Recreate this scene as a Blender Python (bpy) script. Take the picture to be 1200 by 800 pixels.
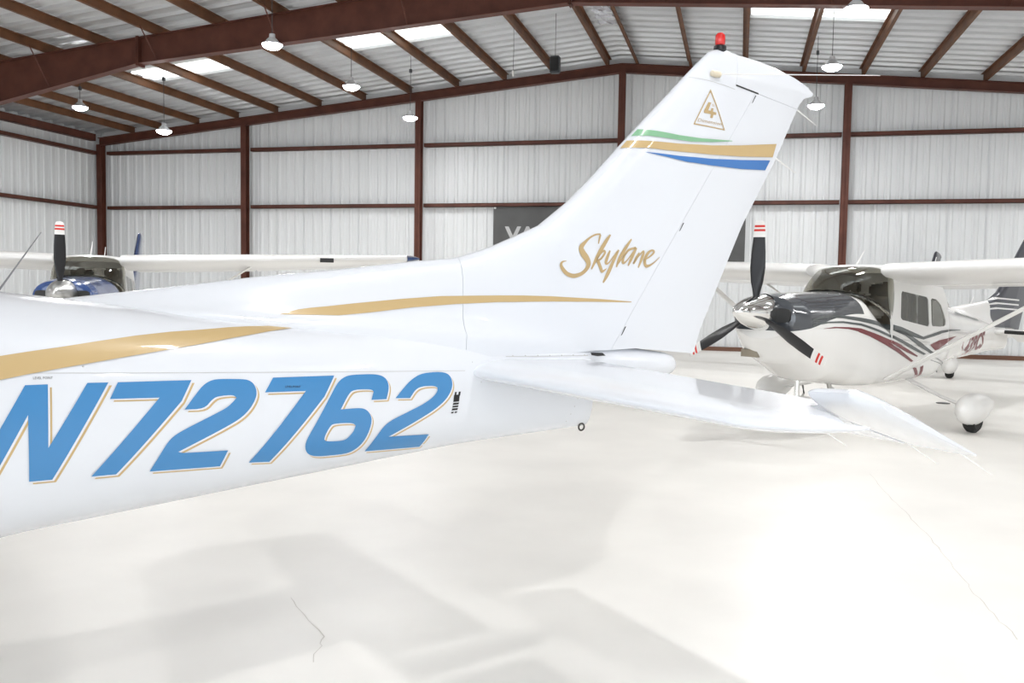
import bpy, bmesh, math, random
from mathutils import Vector, Matrix
from mathutils.geometry import tessellate_polygon
random.seed(7)
for o in list(bpy.data.objects): bpy.data.objects.remove(o)
scene = bpy.context.scene
COL = scene.collection
# ------------------------------------------------------------------ camera
cam_data = bpy.data.cameras.new('camera'); cam = bpy.data.objects.new('camera', cam_data); COL.objects.link(cam)
cam_data.sensor_width = 36.0; cam_data.lens = 36.0*1034.6/1200.0
cam_data.clip_start = .05; cam_data.clip_end = 300
PITCH, YAW, ROLL = .061, .2506, .016
f = Vector((-math.sin(YAW)*math.cos(PITCH), math.cos(YAW)*math.cos(PITCH), -math.sin(PITCH)))
r = Vector((math.cos(YAW), math.sin(YAW), 0)); u = r.cross(f)
r2 = r*math.cos(ROLL)+u*math.sin(ROLL); u2 = -r*math.sin(ROLL)+u*math.cos(ROLL)
cam.matrix_world = Matrix(((r2.x, u2.x, -f.x, 0), (r2.y, u2.y, -f.y, 0), (r2.z, u2.z, -f.z, 1.65), (0, 0, 0, 1)))
scene.camera = cam
# ------------------------------------------------------------------ world: bright overcast daylight outside the hangar
w = bpy.data.worlds.new('overcast'); scene.world = w; w.use_nodes = True
bg = w.node_tree.nodes['Background']; bg.inputs[0].default_value = (.86, .93, 1, 1); bg.inputs[1].default_value = 8
vs = scene.view_settings
scene.display_settings.display_device = 'sRGB'
vs.view_transform = 'Standard'; vs.look = 'None'; vs.gamma = 1; vs.use_curve_mapping = False
vs.exposure = -1.08
PI = math.pi

LENS = 300; LAMP = 125; PROT = 0.0; DROOP = math.radians(21)
CRACKS = [[(1.21, 8.57), (1.25, 7.41), (1.31, 6.43), (1.31, 5.52), (1.32, 5.03), (1.36, 4.57)], [(-2.24, 4.14), (-1.84, 3.72), (-1.75, 3.41)]]
# measured outlines on the airframes, metres (distance aft, height)
D = {'LET': [[[[4.539, 1.337], [4.6, 1.336], [4.598, 1.143], [4.71, 1.334], [4.771, 1.332], [4.609, 1.041], [4.546, 1.043], [4.545, 1.248], [4.444, 1.053], [4.387, 1.057]]], [[[4.799, 1.331], [5.03, 1.325], [4.996, 1.258], [4.793, 1.034], [4.719, 1.036], [4.925, 1.274], [4.774, 1.28]]], [[[5.005, 1.229], [5.045, 1.28], [5.069, 1.307], [5.096, 1.321], [5.124, 1.324], [5.204, 1.319], [5.229, 1.314], [5.248, 1.298], [5.256, 1.269], [5.248, 1.242], [5.226, 1.209], [5.191, 1.18], [5.121, 1.147], [4.986, 1.088], [4.999, 1.082], [5.155, 1.074], [5.131, 1.018], [4.896, 1.03], [4.946, 1.118], [4.968, 1.143], [5.007, 1.163], [5.053, 1.183], [5.107, 1.206], [5.149, 1.225], [5.171, 1.244], [5.182, 1.256], [5.172, 1.267], [5.118, 1.266], [5.098, 1.257], [5.07, 1.226]]], [[[5.317, 1.318], [5.557, 1.313], [5.514, 1.238], [5.312, 1.012], [5.234, 1.019], [5.44, 1.263], [5.285, 1.268]]], [[[5.561, 1.276], [5.582, 1.297], [5.608, 1.309], [5.638, 1.312], [5.728, 1.31], [5.767, 1.3], [5.786, 1.278], [5.789, 1.247], [5.778, 1.21], [5.712, 1.212], [5.721, 1.243], [5.712, 1.253], [5.64, 1.256], [5.616, 1.245], [5.581, 1.185], [5.665, 1.185], [5.695, 1.174], [5.716, 1.143], [5.712, 1.104], [5.693, 1.054], [5.664, 1.022], [5.626, 1.005], [5.508, 1.008], [5.465, 1.019], [5.445, 1.045], [5.445, 1.08]], [[5.553, 1.134], [5.633, 1.13], [5.646, 1.118], [5.64, 1.096], [5.617, 1.07], [5.597, 1.062], [5.53, 1.066], [5.519, 1.076], [5.521, 1.092], [5.538, 1.124]]], [[[5.819, 1.211], [5.869, 1.262], [5.908, 1.289], [5.951, 1.303], [6.033, 1.304], [6.072, 1.294], [6.09, 1.269], [6.09, 1.232], [6.061, 1.189], [6.003, 1.15], [5.911, 1.107], [5.799, 1.058], [5.817, 1.057], [5.991, 1.048], [5.965, 0.994], [5.704, 1.006], [5.766, 1.099], [5.799, 1.123], [5.889, 1.156], [5.954, 1.18], [5.997, 1.204], [6.018, 1.226], [6.016, 1.241], [5.997, 1.25], [5.939, 1.25], [5.911, 1.239], [5.886, 1.207]]]], 'GOLD_F': [[4.477, 1.425], [4.551, 1.435], [4.643, 1.446], [4.755, 1.461], [4.863, 1.474], [4.981, 1.484], [5.078, 1.488], [5.185, 1.494], [5.268, 1.496], [5.38, 1.495], [5.529, 1.491], [5.432, 1.487], [5.341, 1.478], [5.198, 1.46], [5.067, 1.441], [4.971, 1.428], [4.856, 1.413], [4.749, 1.398], [4.627, 1.381], [4.548, 1.369], [4.475, 1.356]], 'SEAM': [[4.564, 1.371], [4.831, 1.358], [5.256, 1.339], [5.697, 1.32], [6.159, 1.302]], 'PLAC': [[6.109, 1.217], [6.139, 1.215], [6.132, 1.126], [6.1, 1.129]], 'LP1': [[4.561, 1.353], [4.614, 1.351]], 'LP2': [[5.361, 1.28], [5.42, 1.276]], 'GOLD_D': [[5.391, 1.537], [5.467, 1.555], [5.517, 1.561], [5.586, 1.567], [5.703, 1.579], [5.888, 1.596], [6.084, 1.61], [6.236, 1.613], [6.365, 1.615], [6.498, 1.616], [6.637, 1.614], [6.931, 1.603], [7.119, 1.592], [7.119, 1.588], [6.881, 1.59], [6.637, 1.59], [6.454, 1.587], [6.365, 1.586], [6.153, 1.577], [5.953, 1.563], [5.765, 1.543], [5.628, 1.532]], 'GREEN': [[7.141, 2.425], [7.276, 2.42], [7.416, 2.414], [7.562, 2.414], [7.796, 2.428], [7.797, 2.425], [7.637, 2.403], [7.489, 2.39], [7.347, 2.391], [7.209, 2.392], [7.102, 2.385]], 'GOLD_B': [[7.09, 2.362], [7.21, 2.367], [7.418, 2.373], [7.637, 2.387], [7.868, 2.412], [8.17, 2.453], [8.145, 2.379], [7.871, 2.355], [7.639, 2.341], [7.419, 2.334], [7.211, 2.332], [7.039, 2.322]], 'BLUE_B': [[7.184, 2.311], [7.28, 2.313], [7.42, 2.313], [7.64, 2.32], [7.871, 2.337], [8.124, 2.36], [8.088, 2.304], [7.874, 2.291], [7.641, 2.287], [7.464, 2.288], [7.322, 2.301]], 'TRI': [[[7.621, 2.667], [7.505, 2.478], [7.737, 2.473]], [[7.62, 2.652], [7.516, 2.484], [7.725, 2.479]]], 'FOUR': [[7.606, 2.6], [7.627, 2.6], [7.606, 2.559], [7.622, 2.559], [7.628, 2.573], [7.643, 2.573], [7.64, 2.556], [7.664, 2.555], [7.663, 2.542], [7.643, 2.541], [7.638, 2.523], [7.62, 2.523], [7.624, 2.542], [7.575, 2.543], [7.578, 2.556]], 'EMB': [[7.533, 2.495], [7.709, 2.494]], 'TH': [[7.632, 2.582], [7.648, 2.582]], 'SKY': [[[6.913, 1.86, 0.0034], [6.918, 1.881, 0.006], [6.924, 1.903, 0.0069]], [[6.925, 1.905, 0.0043], [6.897, 1.902, 0.0052], [6.866, 1.888, 0.0056], [6.836, 1.865, 0.0095], [6.813, 1.839, 0.0164], [6.822, 1.815, 0.0198], [6.844, 1.791, 0.0198], [6.856, 1.767, 0.0164], [6.845, 1.742, 0.0121], [6.815, 1.719, 0.0103], [6.772, 1.708, 0.0121], [6.736, 1.716, 0.0121], [6.711, 1.736, 0.0121], [6.7, 1.755, 0.0095], [6.707, 1.77, 0.0052], [6.73, 1.775, 0.0017]], [[6.984, 1.905, 0.0052], [6.955, 1.87, 0.0121], [6.912, 1.808, 0.0121], [6.873, 1.741, 0.0052]], [[6.889, 1.763, 0.0034], [6.925, 1.814, 0.0052], [6.945, 1.828, 0.0069], [6.952, 1.819, 0.0069], [6.932, 1.794, 0.006], [6.91, 1.781, 0.006]], [[6.908, 1.786, 0.0112], [6.927, 1.749, 0.0112], [6.937, 1.732, 0.0086], [6.963, 1.746, 0.0017]], [[6.983, 1.831, 0.0052], [6.967, 1.8, 0.0103], [6.958, 1.772, 0.0086], [6.977, 1.775, 0.0043], [7.027, 1.83, 0.0043]], [[7.035, 1.836, 0.006], [7.003, 1.781, 0.0103], [6.969, 1.72, 0.0121], [6.943, 1.68, 0.0052]], [[7.113, 1.89, 0.0052], [7.079, 1.849, 0.0103], [7.041, 1.797, 0.0103], [7.022, 1.754, 0.0052]], [[7.029, 1.766, 0.0034], [7.067, 1.808, 0.0034], [7.086, 1.824, 0.0034]], [[7.14, 1.85, 0.0069], [7.096, 1.837, 0.0069], [7.068, 1.808, 0.0086], [7.061, 1.778, 0.0095], [7.081, 1.783, 0.0043], [7.126, 1.831, 0.0043]], [[7.144, 1.85, 0.0078], [7.114, 1.799, 0.0103], [7.094, 1.762, 0.0043]], [[7.163, 1.828, 0.0043], [7.144, 1.8, 0.0095], [7.127, 1.772, 0.0052]], [[7.124, 1.774, 0.0034], [7.167, 1.819, 0.0043], [7.19, 1.835, 0.006], [7.182, 1.807, 0.0103], [7.157, 1.755, 0.0043]], [[7.191, 1.791, 0.0034], [7.235, 1.813, 0.0052], [7.26, 1.835, 0.0069], [7.241, 1.841, 0.006], [7.214, 1.823, 0.0095], [7.198, 1.792, 0.0112], [7.204, 1.767, 0.0112], [7.229, 1.767, 0.0069], [7.263, 1.783, 0.0043], [7.301, 1.81, 0.0017]]], 'OUT': [[4.649, 1.586], [5.027, 1.633], [5.335, 1.676], [5.675, 1.713], [6.004, 1.755], [6.19, 1.773], [6.305, 1.807], [6.383, 1.834], [6.48, 1.874], [6.622, 1.934], [6.782, 2.052], [6.953, 2.208], [7.054, 2.309], [7.183, 2.432], [7.371, 2.609], [7.495, 2.726], [7.606, 2.828], [7.658, 2.874], [7.713, 2.891], [7.777, 2.896], [7.824, 2.887], [7.862, 2.883], [7.998, 2.877], [8.149, 2.859], [8.305, 2.829], [8.414, 2.795], [8.473, 2.76]], 'BOT': [[7.162, 1.365], [7.605, 1.324], [7.649, 1.452], [7.764, 1.675], [7.94, 2.01], [8.17, 2.356], [8.355, 2.687], [8.396, 2.726], [8.46, 2.745]], 'MISC': [[4.6166332454879875, 1.8089841647326366], [4.495145943183237, 1.6198895821812802], [7.752093769237881, 2.9734469063015148], [7.7429514821226615, 2.89840404499531], [7.64503489121727, 2.7514845822227993], [8.611361761512086, 2.869913748927718]], 'R': {'g1': [[0.341, 1.357], [0.483, 1.389], [0.649, 1.408], [0.925, 1.414], [1.276, 1.398], [1.732, 1.359], [2.215, 1.309], [2.878, 1.191], [2.881, 1.155], [2.201, 1.227], [2.006, 1.26], [1.636, 1.313], [1.218, 1.357], [0.913, 1.38], [0.683, 1.381], [0.521, 1.369], [0.339, 1.343]], 'g1b': [[2.878, 1.191], [3.115, 1.226], [3.425, 1.277], [3.894, 1.301], [4.373, 1.301], [4.371, 1.288], [3.893, 1.276], [3.474, 1.243], [3.154, 1.193], [2.881, 1.155]], 'g1c': [[2.139, 1.273], [2.403, 1.231], [2.831, 1.114], [3.25, 0.984], [3.138, 0.975], [2.763, 1.069], [2.335, 1.202], [2.006, 1.26]], 'g2': [[0.334, 1.296], [0.603, 1.334], [0.904, 1.348], [1.265, 1.331], [1.659, 1.266], [2.135, 1.176], [2.622, 1.065], [3.009, 0.968], [2.938, 0.954], [2.591, 1.028], [2.105, 1.142], [1.629, 1.241], [1.263, 1.304], [0.9, 1.325], [0.622, 1.318], [0.334, 1.28]], 'm1': [[0.529, 1.254], [0.731, 1.278], [1.015, 1.282], [1.262, 1.272], [1.575, 1.217], [2.141, 1.109], [2.487, 1.023], [2.758, 0.945], [2.742, 0.93], [2.421, 0.992], [2.077, 1.081], [1.522, 1.189], [1.262, 1.229], [1.014, 1.258], [0.775, 1.264], [0.529, 1.251]], 'm2': [[1.262, 1.257], [1.466, 1.212], [1.814, 1.139], [2.215, 1.032], [2.635, 0.88], [2.574, 0.866], [2.117, 1.005], [1.721, 1.112], [1.442, 1.183], [1.212, 1.23]], 'm3': [[3.107, 1.091], [3.385, 1.149], [4.194, 1.211], [3.702, 1.107], [3.397, 1.027], [3.284, 1.015]], 'm4': [[2.749, 0.805], [2.882, 0.791], [3.099, 0.699], [2.953, 0.851], [3.044, 0.856], [3.099, 0.732], [4.215, 0.522], [4.113, 0.596]], 'g3': [[3.297, 0.91], [3.374, 0.907], [4.768, 0.691], [4.743, 0.656]], 'g4': [[3.15, 0.883], [3.187, 0.887], [4.629, 0.679], [4.589, 0.681]]}, 'RW': [[3.322, 1.767], [3.986, 1.645], [3.054, 1.312], [2.316, 1.405]], 'RN': [[5.365, 0.679], [6.12, 1.061]]}
# ------------------------------------------------------------------ materials
MATS = {}
def mat(name, col, rough=.5, metal=0, coat=0, emit=0, spec=.5, noise=0, nscale=4, bump=0, bscale=60, trans=0, alpha=1, ior=1.45, stretch=(1,1,1)):
    if name in MATS: return MATS[name]
    m = bpy.data.materials.new(name); m.use_nodes = True; nt = m.node_tree
    b = nt.nodes['Principled BSDF']; I = b.inputs
    I['Base Color'].default_value = (*col, 1); I['Roughness'].default_value = rough; I['Metallic'].default_value = metal
    I['Coat Weight'].default_value = coat; I['Coat Roughness'].default_value = .04; I['Specular IOR Level'].default_value = spec
    I['Transmission Weight'].default_value = trans; I['IOR'].default_value = ior
    if emit:
        I['Emission Color'].default_value = (*col, 1); I['Emission Strength'].default_value = emit
    if noise or bump:
        tc = nt.nodes.new('ShaderNodeTexCoord'); mp = nt.nodes.new('ShaderNodeMapping'); mp.inputs['Scale'].default_value = stretch
        nt.links.new(tc.outputs['Object'], mp.inputs['Vector'])
    if noise:
        n = nt.nodes.new('ShaderNodeTexNoise'); n.inputs['Scale'].default_value = nscale; n.inputs['Detail'].default_value = 5
        cr = nt.nodes.new('ShaderNodeValToRGB'); cr.color_ramp.elements[0].position = .3; cr.color_ramp.elements[1].position = .7
        cr.color_ramp.elements[0].color = (*[c*(1-noise) for c in col], 1); cr.color_ramp.elements[1].color = (*[min(1, c*(1+noise*.5)) for c in col], 1)
        nt.links.new(mp.outputs[0], n.inputs['Vector']); nt.links.new(n.outputs['Fac'], cr.inputs[0]); nt.links.new(cr.outputs[0], I['Base Color'])
    if bump:
        n2 = nt.nodes.new('ShaderNodeTexNoise'); n2.inputs['Scale'].default_value = bscale; bp = nt.nodes.new('ShaderNodeBump'); bp.inputs['Strength'].default_value = bump; bp.inputs['Distance'].default_value = .01
        nt.links.new(mp.outputs[0], n2.inputs['Vector']); nt.links.new(n2.outputs['Fac'], bp.inputs['Height']); nt.links.new(bp.outputs[0], I['Normal'])
    MATS[name] = m; return m
M_floor = mat('epoxy_floor', (.86, .84, .80), .36, noise=.07, nscale=.9, bump=.05, bscale=3, spec=.45)
M_crack = mat('floor_crack', (.62, .59, .54), .6)
M_wall = mat('wall_sheet', (.77, .785, .79), .45, noise=.02, nscale=.8, stretch=(5, 5, .25))
M_roof = mat('roof_sheet', (.66, .67, .68), .42, metal=.7, noise=.08, nscale=1.0, stretch=(.5, 5, 1))
M_steel = mat('red_oxide_steel', (.11, .038, .025), .5, noise=.25, nscale=3, spec=.35)
M_purlin = mat('purlin_steel', (.15, .064, .028), .5, noise=.3, nscale=2.5, spec=.4)
M_white = mat('white_paint', (.75, .768, .805), .24, coat=.6)
M_whites = mat('white_enamel', (.82, .81, .79), .3, coat=.3)
M_gold = mat('gold_paint', (.56, .40, .19), .35, coat=.3)
M_goldd = mat('tan_gold_paint', (.50, .36, .18), .35)
M_blue = mat('blue_paint', (.055, .235, .50), .25, coat=.4)
M_bandb = mat('band_blue', (.05, .18, .48), .3, coat=.3)
M_green = mat('green_paint', (.24, .47, .28), .3, coat=.3)
M_black = mat('black_paint', (.014, .014, .016), .3)
M_seam = mat('seam_line', (.50, .50, .49), .5)
M_seamd = mat('dark_gap', (.03, .03, .03), .6)
M_rubber = mat('rubber', (.018, .018, .017), .7)
M_chrome = mat('polished_aluminium', (.82, .82, .81), .10, metal=1)
M_alum = mat('aluminium', (.55, .55, .54), .35, metal=1)
M_red = mat('red_paint', (.62, .03, .02), .35)
M_maroon = mat('maroon_paint', (.17, .018, .024), .35, coat=.3)
M_grey = mat('graphite_metallic', (.06, .066, .075), .25, metal=.3, coat=1)
M_navy = mat('navy_metallic', (.03, .06, .17), .25, metal=.3, coat=1)
M_slate = mat('dark_slate_paint', (.05, .052, .065), .35, coat=.3)
M_banner = mat('grey_banner', (.105, .105, .105), .7, noise=.15, nscale=2)
M_bantxt = mat('banner_lettering', (.5, .5, .5), .7)
M_glass = mat('smoked_acrylic', (.64, .63, .57), .03, trans=1, ior=1.3)
M_pane = mat('side_window_acrylic', (.34, .34, .30), .05, trans=.8, ior=1.3)
M_dark = mat('cabin_interior', (.16, .15, .13), .8)
M_seat = mat('seat_leather', (.22, .19, .15), .7)
M_beacon = mat('red_beacon_glass', (.65, .012, .01), .12, coat=1)
M_cream = mat('cream_plastic', (.70, .62, .48), .4)
M_base = mat('baseboard_brown', (.16, .075, .045), .6)
M_box = mat('grey_enclosure', (.055, .06, .065), .5)
M_lamph = mat('lamp_housing', (.55, .55, .56), .4, metal=.2)
M_lens = mat('led_lens', (.95, .97, 1), .4, emit=LENS)
M_sky = bpy.data.materials.new('skylight_panel'); M_sky.use_nodes = True
nt = M_sky.node_tree; nt.nodes.clear(); ou = nt.nodes.new('ShaderNodeOutputMaterial'); mx = nt.nodes.new('ShaderNodeMixShader'); tb = nt.nodes.new('ShaderNodeBsdfTransparent'); tl = nt.nodes.new('ShaderNodeBsdfTranslucent')
tb.inputs[0].default_value = (1, .98, .93, 1); tl.inputs[0].default_value = (.9, .88, .82, 1); mx.inputs[0].default_value = .4
nt.links.new(tb.outputs[0], mx.inputs[1]); nt.links.new(tl.outputs[0], mx.inputs[2]); nt.links.new(mx.outputs[0], ou.inputs[0])

# ------------------------------------------------------------------ helpers
def link(name, me, m, parent=None, smooth=False, kind=None):
    o = bpy.data.objects.new(name, me); COL.objects.link(o)
    if m is not None and not me.materials: me.materials.append(m)
    if parent: o.parent = parent
    if smooth:
        for p in me.polygons: p.use_smooth = True
    if kind: o['kind'] = kind
    return o
def mk(name, verts, faces, m, parent=None, smooth=False, kind=None):
    me = bpy.data.meshes.new(name); me.from_pydata([tuple(v) for v in verts], [], faces); me.update()
    return link(name, me, m, parent, smooth, kind)
def frombm(name, bm, m, parent=None, smooth=False, kind=None, auto=None):
    bmesh.ops.recalc_face_normals(bm, faces=bm.faces)
    me = bpy.data.meshes.new(name); bm.to_mesh(me); bm.free()
    if auto is not None:
        for p in me.polygons: p.use_smooth = True
        me.set_sharp_from_angle(angle=auto)
    return link(name, me, m, parent, smooth, kind)
def box(bm, x0, x1, y0, y1, z0, z1):
    v = [bm.verts.new((x, y, z)) for x in (x0, x1) for y in (y0, y1) for z in (z0, z1)]
    for q in ((0, 1, 3, 2), (4, 6, 7, 5), (0, 4, 5, 1), (2, 3, 7, 6), (0, 2, 6, 4), (1, 5, 7, 3)): bm.faces.new([v[i] for i in q])
def boxobj(name, b, m, parent=None, kind=None):
    bm = bmesh.new(); box(bm, *b); return frombm(name, bm, m, parent, kind=kind)
def empty(name, loc=(0, 0, 0), rz=0, parent=None):
    o = bpy.data.objects.new(name, None); COL.objects.link(o); o.location = loc; o.rotation_euler = (0, 0, rz); o.empty_display_size = .2
    if parent: o.parent = parent
    return o
def tag(o, label, cat, group=None):
    o['label'] = label; o['category'] = cat
    if group: o['group'] = group
    return o
def rings(bm, rs, cap=True, closed=True):
    vs = [[bm.verts.new(p) for p in r] for r in rs]; n = len(rs[0])
    for a, b in zip(vs, vs[1:]):
        for i in range(n if closed else n-1):
            bm.faces.new((a[i], a[(i+1) % n], b[(i+1) % n], b[i]))
    if cap and closed:
        bm.faces.new(vs[0]); bm.faces.new(vs[-1])
    return vs
def tube(bm, pts, rad, n=8):
    pts = [Vector(p) for p in pts]; rads = rad if isinstance(rad, (list, tuple)) else [rad]*len(pts)
    rs = []
    for i, p in enumerate(pts):
        d = (pts[min(i+1, len(pts)-1)]-pts[max(i-1, 0)]).normalized()
        a = d.cross(Vector((0, 0, 1)));
        if a.length < .05: a = d.cross(Vector((1, 0, 0)))
        a.normalize(); b = d.cross(a)
        rs.append([p+(a*math.cos(2*PI*k/n)+b*math.sin(2*PI*k/n))*rads[i] for k in range(n)])
    rings(bm, rs)
def tubeobj(name, pts, rad, m, parent=None, n=8):
    bm = bmesh.new(); tube(bm, pts, rad, n); return frombm(name, bm, m, parent, auto=.8)
def lathe(name, prof, m, parent=None, n=24, axis='z', c=(0, 0, 0)):
    bm = bmesh.new(); rs = []
    for rr, h in prof:
        ring = []
        for k in range(n):
            a = 2*PI*k/n; x, y = rr*math.cos(a), rr*math.sin(a)
            p = (x, y, h) if axis == 'z' else ((h, x, y) if axis == 'x' else (x, h, y))
            ring.append((p[0]+c[0], p[1]+c[1], p[2]+c[2]))
        rs.append(ring)
    rings(bm, rs); return frombm(name, bm, m, parent, auto=.7)

# ------------------------------------------------------------------ flat print: outlines in (h, z) laid on a surface t(h, z)
def decal(name, loops, surf, off, m, parent, side=-1, step=.05, shift=(0, 0)):
    loops = [[Vector((a+shift[0], b+shift[1], 0)) for a, b in l] for l in loops]
    allv = [v for l in loops for v in l]
    bm = bmesh.new(); bv = [bm.verts.new((v.x, v.y, 0)) for v in allv]
    for tri in tessellate_polygon(loops):
        try: bm.faces.new([bv[i] for i in tri])
        except ValueError: pass
    finish_decal(name, bm, surf, off, m, parent, side, step)
    return
def finish_decal(name, bm, surf, off, m, parent, side=-1, step=.05):
    xs = [v.co.x for v in bm.verts]; ys = [v.co.y for v in bm.verts]
    if step:
        for ax, lo, hi in ((0, min(xs), max(xs)), (1, min(ys), max(ys))):
            k = math.floor(lo/step)+1
            while k*step < hi:
                co = [0, 0, 0]; co[ax] = k*step; no = [0, 0, 0]; no[ax] = 1
                bmesh.ops.bisect_plane(bm, geom=bm.verts[:]+bm.edges[:]+bm.faces[:], plane_co=co, plane_no=no, dist=1e-6); k += 1
    for v in bm.verts:
        h, z = v.co.x, v.co.y
        v.co = Vector((h, side*(surf(h, z)+off), z))
    bmesh.ops.recalc_face_normals(bm, faces=bm.faces)
    bm.faces.ensure_lookup_table()
    if bm.faces and sum(f_.normal.y for f_ in bm.faces)*side < 0: bmesh.ops.reverse_faces(bm, faces=bm.faces)
    me = bpy.data.meshes.new(name); bm.to_mesh(me); bm.free()
    return link(name, me, m, parent, smooth=True)
def text2d(s, size, shear=0, bold=0):
    cu = bpy.data.curves.new('t', 'FONT'); cu.body = s; cu.size = size; cu.shear = shear; cu.resolution_u = 2; cu.fill_mode = 'FRONT'; cu.offset = bold
    o = bpy.data.objects.new('t', cu); COL.objects.link(o); dg = bpy.context.evaluated_depsgraph_get(); me = o.evaluated_get(dg).to_mesh()
    V = [(v.co.x, v.co.y) for v in me.vertices]; Fc = [tuple(p.vertices) for p in me.polygons]
    o.evaluated_get(dg).to_mesh_clear(); bpy.data.objects.remove(o); bpy.data.curves.remove(cu); return V, Fc
def textdecal(name, s, p0, p1, hgt, surf, off, m, parent, side=-1, shear=0, bold=0):
    V, Fc = text2d(s, 1, shear, bold); x0 = min(v[0] for v in V); x1 = max(v[0] for v in V); y0 = min(v[1] for v in V); y1 = max(v[1] for v in V)
    d = (p1[0]-p0[0], p1[1]-p0[1])
    bm = bmesh.new(); vs_ = []
    for x, y in V:
        a = (x-x0)/(x1-x0); b = (y-y0)/(y1-y0)*hgt
        vs_.append(bm.verts.new((p0[0]+d[0]*a, p0[1]+d[1]*a+b, 0)))
    for q in Fc:
        try: bm.faces.new([vs_[i] for i in q])
        except ValueError: pass
    return finish_decal(name, bm, surf, off, m, parent, side, None)
def ribbon(bm, pts):
    L, R_ = [], []
    for i, (x, z, w_) in enumerate(pts):
        a = pts[max(i-1, 0)]; b = pts[min(i+1, len(pts)-1)]; dx, dz = b[0]-a[0], b[1]-a[1]; q = math.hypot(dx, dz) or 1
        nx, nz = -dz/q*w_/2, dx/q*w_/2
        L.append(bm.verts.new((x+nx, z+nz, 0))); R_.append(bm.verts.new((x-nx, z-nz, 0)))
    for i in range(len(pts)-1): bm.faces.new((L[i], L[i+1], R_[i+1], R_[i]))
def catmull(pts, k=5):
    out = []
    for i in range(len(pts)-1):
        p0, p1, p2, p3 = pts[max(i-1, 0)], pts[i], pts[i+1], pts[min(i+2, len(pts)-1)]
        for j in range(k):
            t = j/k; out.append(tuple(.5*((2*p1[n])+(-p0[n]+p2[n])*t+(2*p0[n]-5*p1[n]+4*p2[n]-p3[n])*t*t+(-p0[n]+3*p1[n]-3*p2[n]+p3[n])*t**3) for n in range(len(p1))))
    out.append(tuple(pts[-1])); return out
def strip(pts, w_): # thin seam polygon from a polyline
    out = [(x, z+w_/2) for x, z in pts]+[(x, z-w_/2) for x, z in reversed(pts)]; return out
def stripv(pts, w_):
    return [(x-w_/2, z) for x, z in pts]+[(x+w_/2, z) for x, z in reversed(pts)]

# ------------------------------------------------------------------ hangar shell
XL, XR, YB, YF, RX = -20.45, 13.85, 25.05, -9.2, -3.3
def zroof(x): return 8.09-.0925*abs(x-RX)
floor = boxobj('floor', (XL-.3, XR+.3, YF-.3, YB+.3, -.2, 0), M_floor, kind='structure')
def crack(pts, w_):
    bm = bmesh.new(); ribbon(bm, [(x, y, w_*random.uniform(.5, 1.2)) for x, y in pts])
    for v in bm.verts: v.co.z = .0012
    frombm('crack', bm, M_crack, floor)
for a in CRACKS:
    pts = []
    for (x0, y0), (x1, y1) in zip(a, a[1:]):
        for k in range(8): pts.append((x0+(x1-x0)*k/8+random.uniform(-.01, .01), y0+(y1-y0)*k/8+random.uniform(-.01, .01)))
    crack(pts, .0045)
apron = boxobj('floor', (-60, 50, -60, YF-.3, -.25, -.03), mat('apron_concrete', (.45, .44, .42), .8, noise=.15, nscale=.5), kind='structure')
PW = .9144
PROF = [(0, 0), (.04, .032), (.10, .032), (.14, 0), (.24, 0), (.25, .008), (.27, .008), (.28, 0), (.3048, 0)]
PP = [(a+k*.3048, b) for k in range(3) for a, b in PROF[:-1]]+[(PW, 0)]
def wallsheets(root, p0, dirv, inw, length, ztop, holes=()):
    """ribbed vertical sheets from p0 along dirv; ribs stand towards inw"""
    n = int(math.ceil(length/PW))
    for i in range(n):
        vs_, fs = [], []
        for a, b in PP:
            s = min(i*PW+a, length); 
            x = p0[0]+dirv[0]*s+inw[0]*b; y = p0[1]+dirv[1]*s+inw[1]*b
            z0 = 0
            for hx0, hx1, hz in holes:
                if hx0 < i*PW+PW/2 < hx1: z0 = hz
            vs_ += [(x, y, z0), (x, y, ztop(x, y))]
        for k in range(len(PP)-1): fs.append((2*k, 2*k+2, 2*k+3, 2*k+1))
        # closed thin edges so a lapped seam shows between sheets
        m0 = len(vs_)
        for a in (0, PW-.012):
            s = min(i*PW+a, length)
            for b in (-.006, .010):
                x = p0[0]+dirv[0]*s+inw[0]*b; y = p0[1]+dirv[1]*s+inw[1]*b
                vs_ += [(x, y, z0), (x, y, ztop(x, y))]
        fs += [(m0, m0+2, m0+3, m0+1), (m0+4, m0+6, m0+7, m0+5)]
        mk('wall_panel', vs_, fs, M_wall, root)
def setting(name):
    o = empty(name); o['kind'] = 'structure'; return o
wall_back = setting('wall_back'); wall_left = setting('wall_left'); wall_right = setting('wall_right'); wall_front = setting('wall_front'); ceiling = setting('ceiling')
ztop = lambda x, y: zroof(x)+.03
wallsheets(wall_back, (XL, YB), (1, 0), (0, -1), XR-XL, ztop)
wallsheets(wall_left, (XL, YF), (0, 1), (1, 0), YB-YF, ztop)
wallsheets(wall_right, (XR, YF), (0, 1), (-1, 0), YB-YF, ztop)
wallsheets(wall_front, (XL, YF), (1, 0), (0, 1), XR-XL, ztop, holes=((4, 30, 5.4),))
def chan(root, name, x0, x1, y0, y1, z0, z1, ax, m=M_steel):
    """C-shaped girt: web plus two lips"""
    bm = bmesh.new(); t_ = .012
    if ax == 'x':
        box(bm, x0, x1, y0, y0+t_, z0, z1); box(bm, x0, x1, y0, y1, z1-t_, z1); box(bm, x0, x1, y0, y1, z0, z0+t_)
    else:
        box(bm, x1-t_, x1, y0, y1, z0, z1); box(bm, x0, x1, y0, y1, z1-t_, z1); box(bm, x0, x1, y0, y1, z0, z0+t_)
    return frombm(name, bm, m, root)
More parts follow.
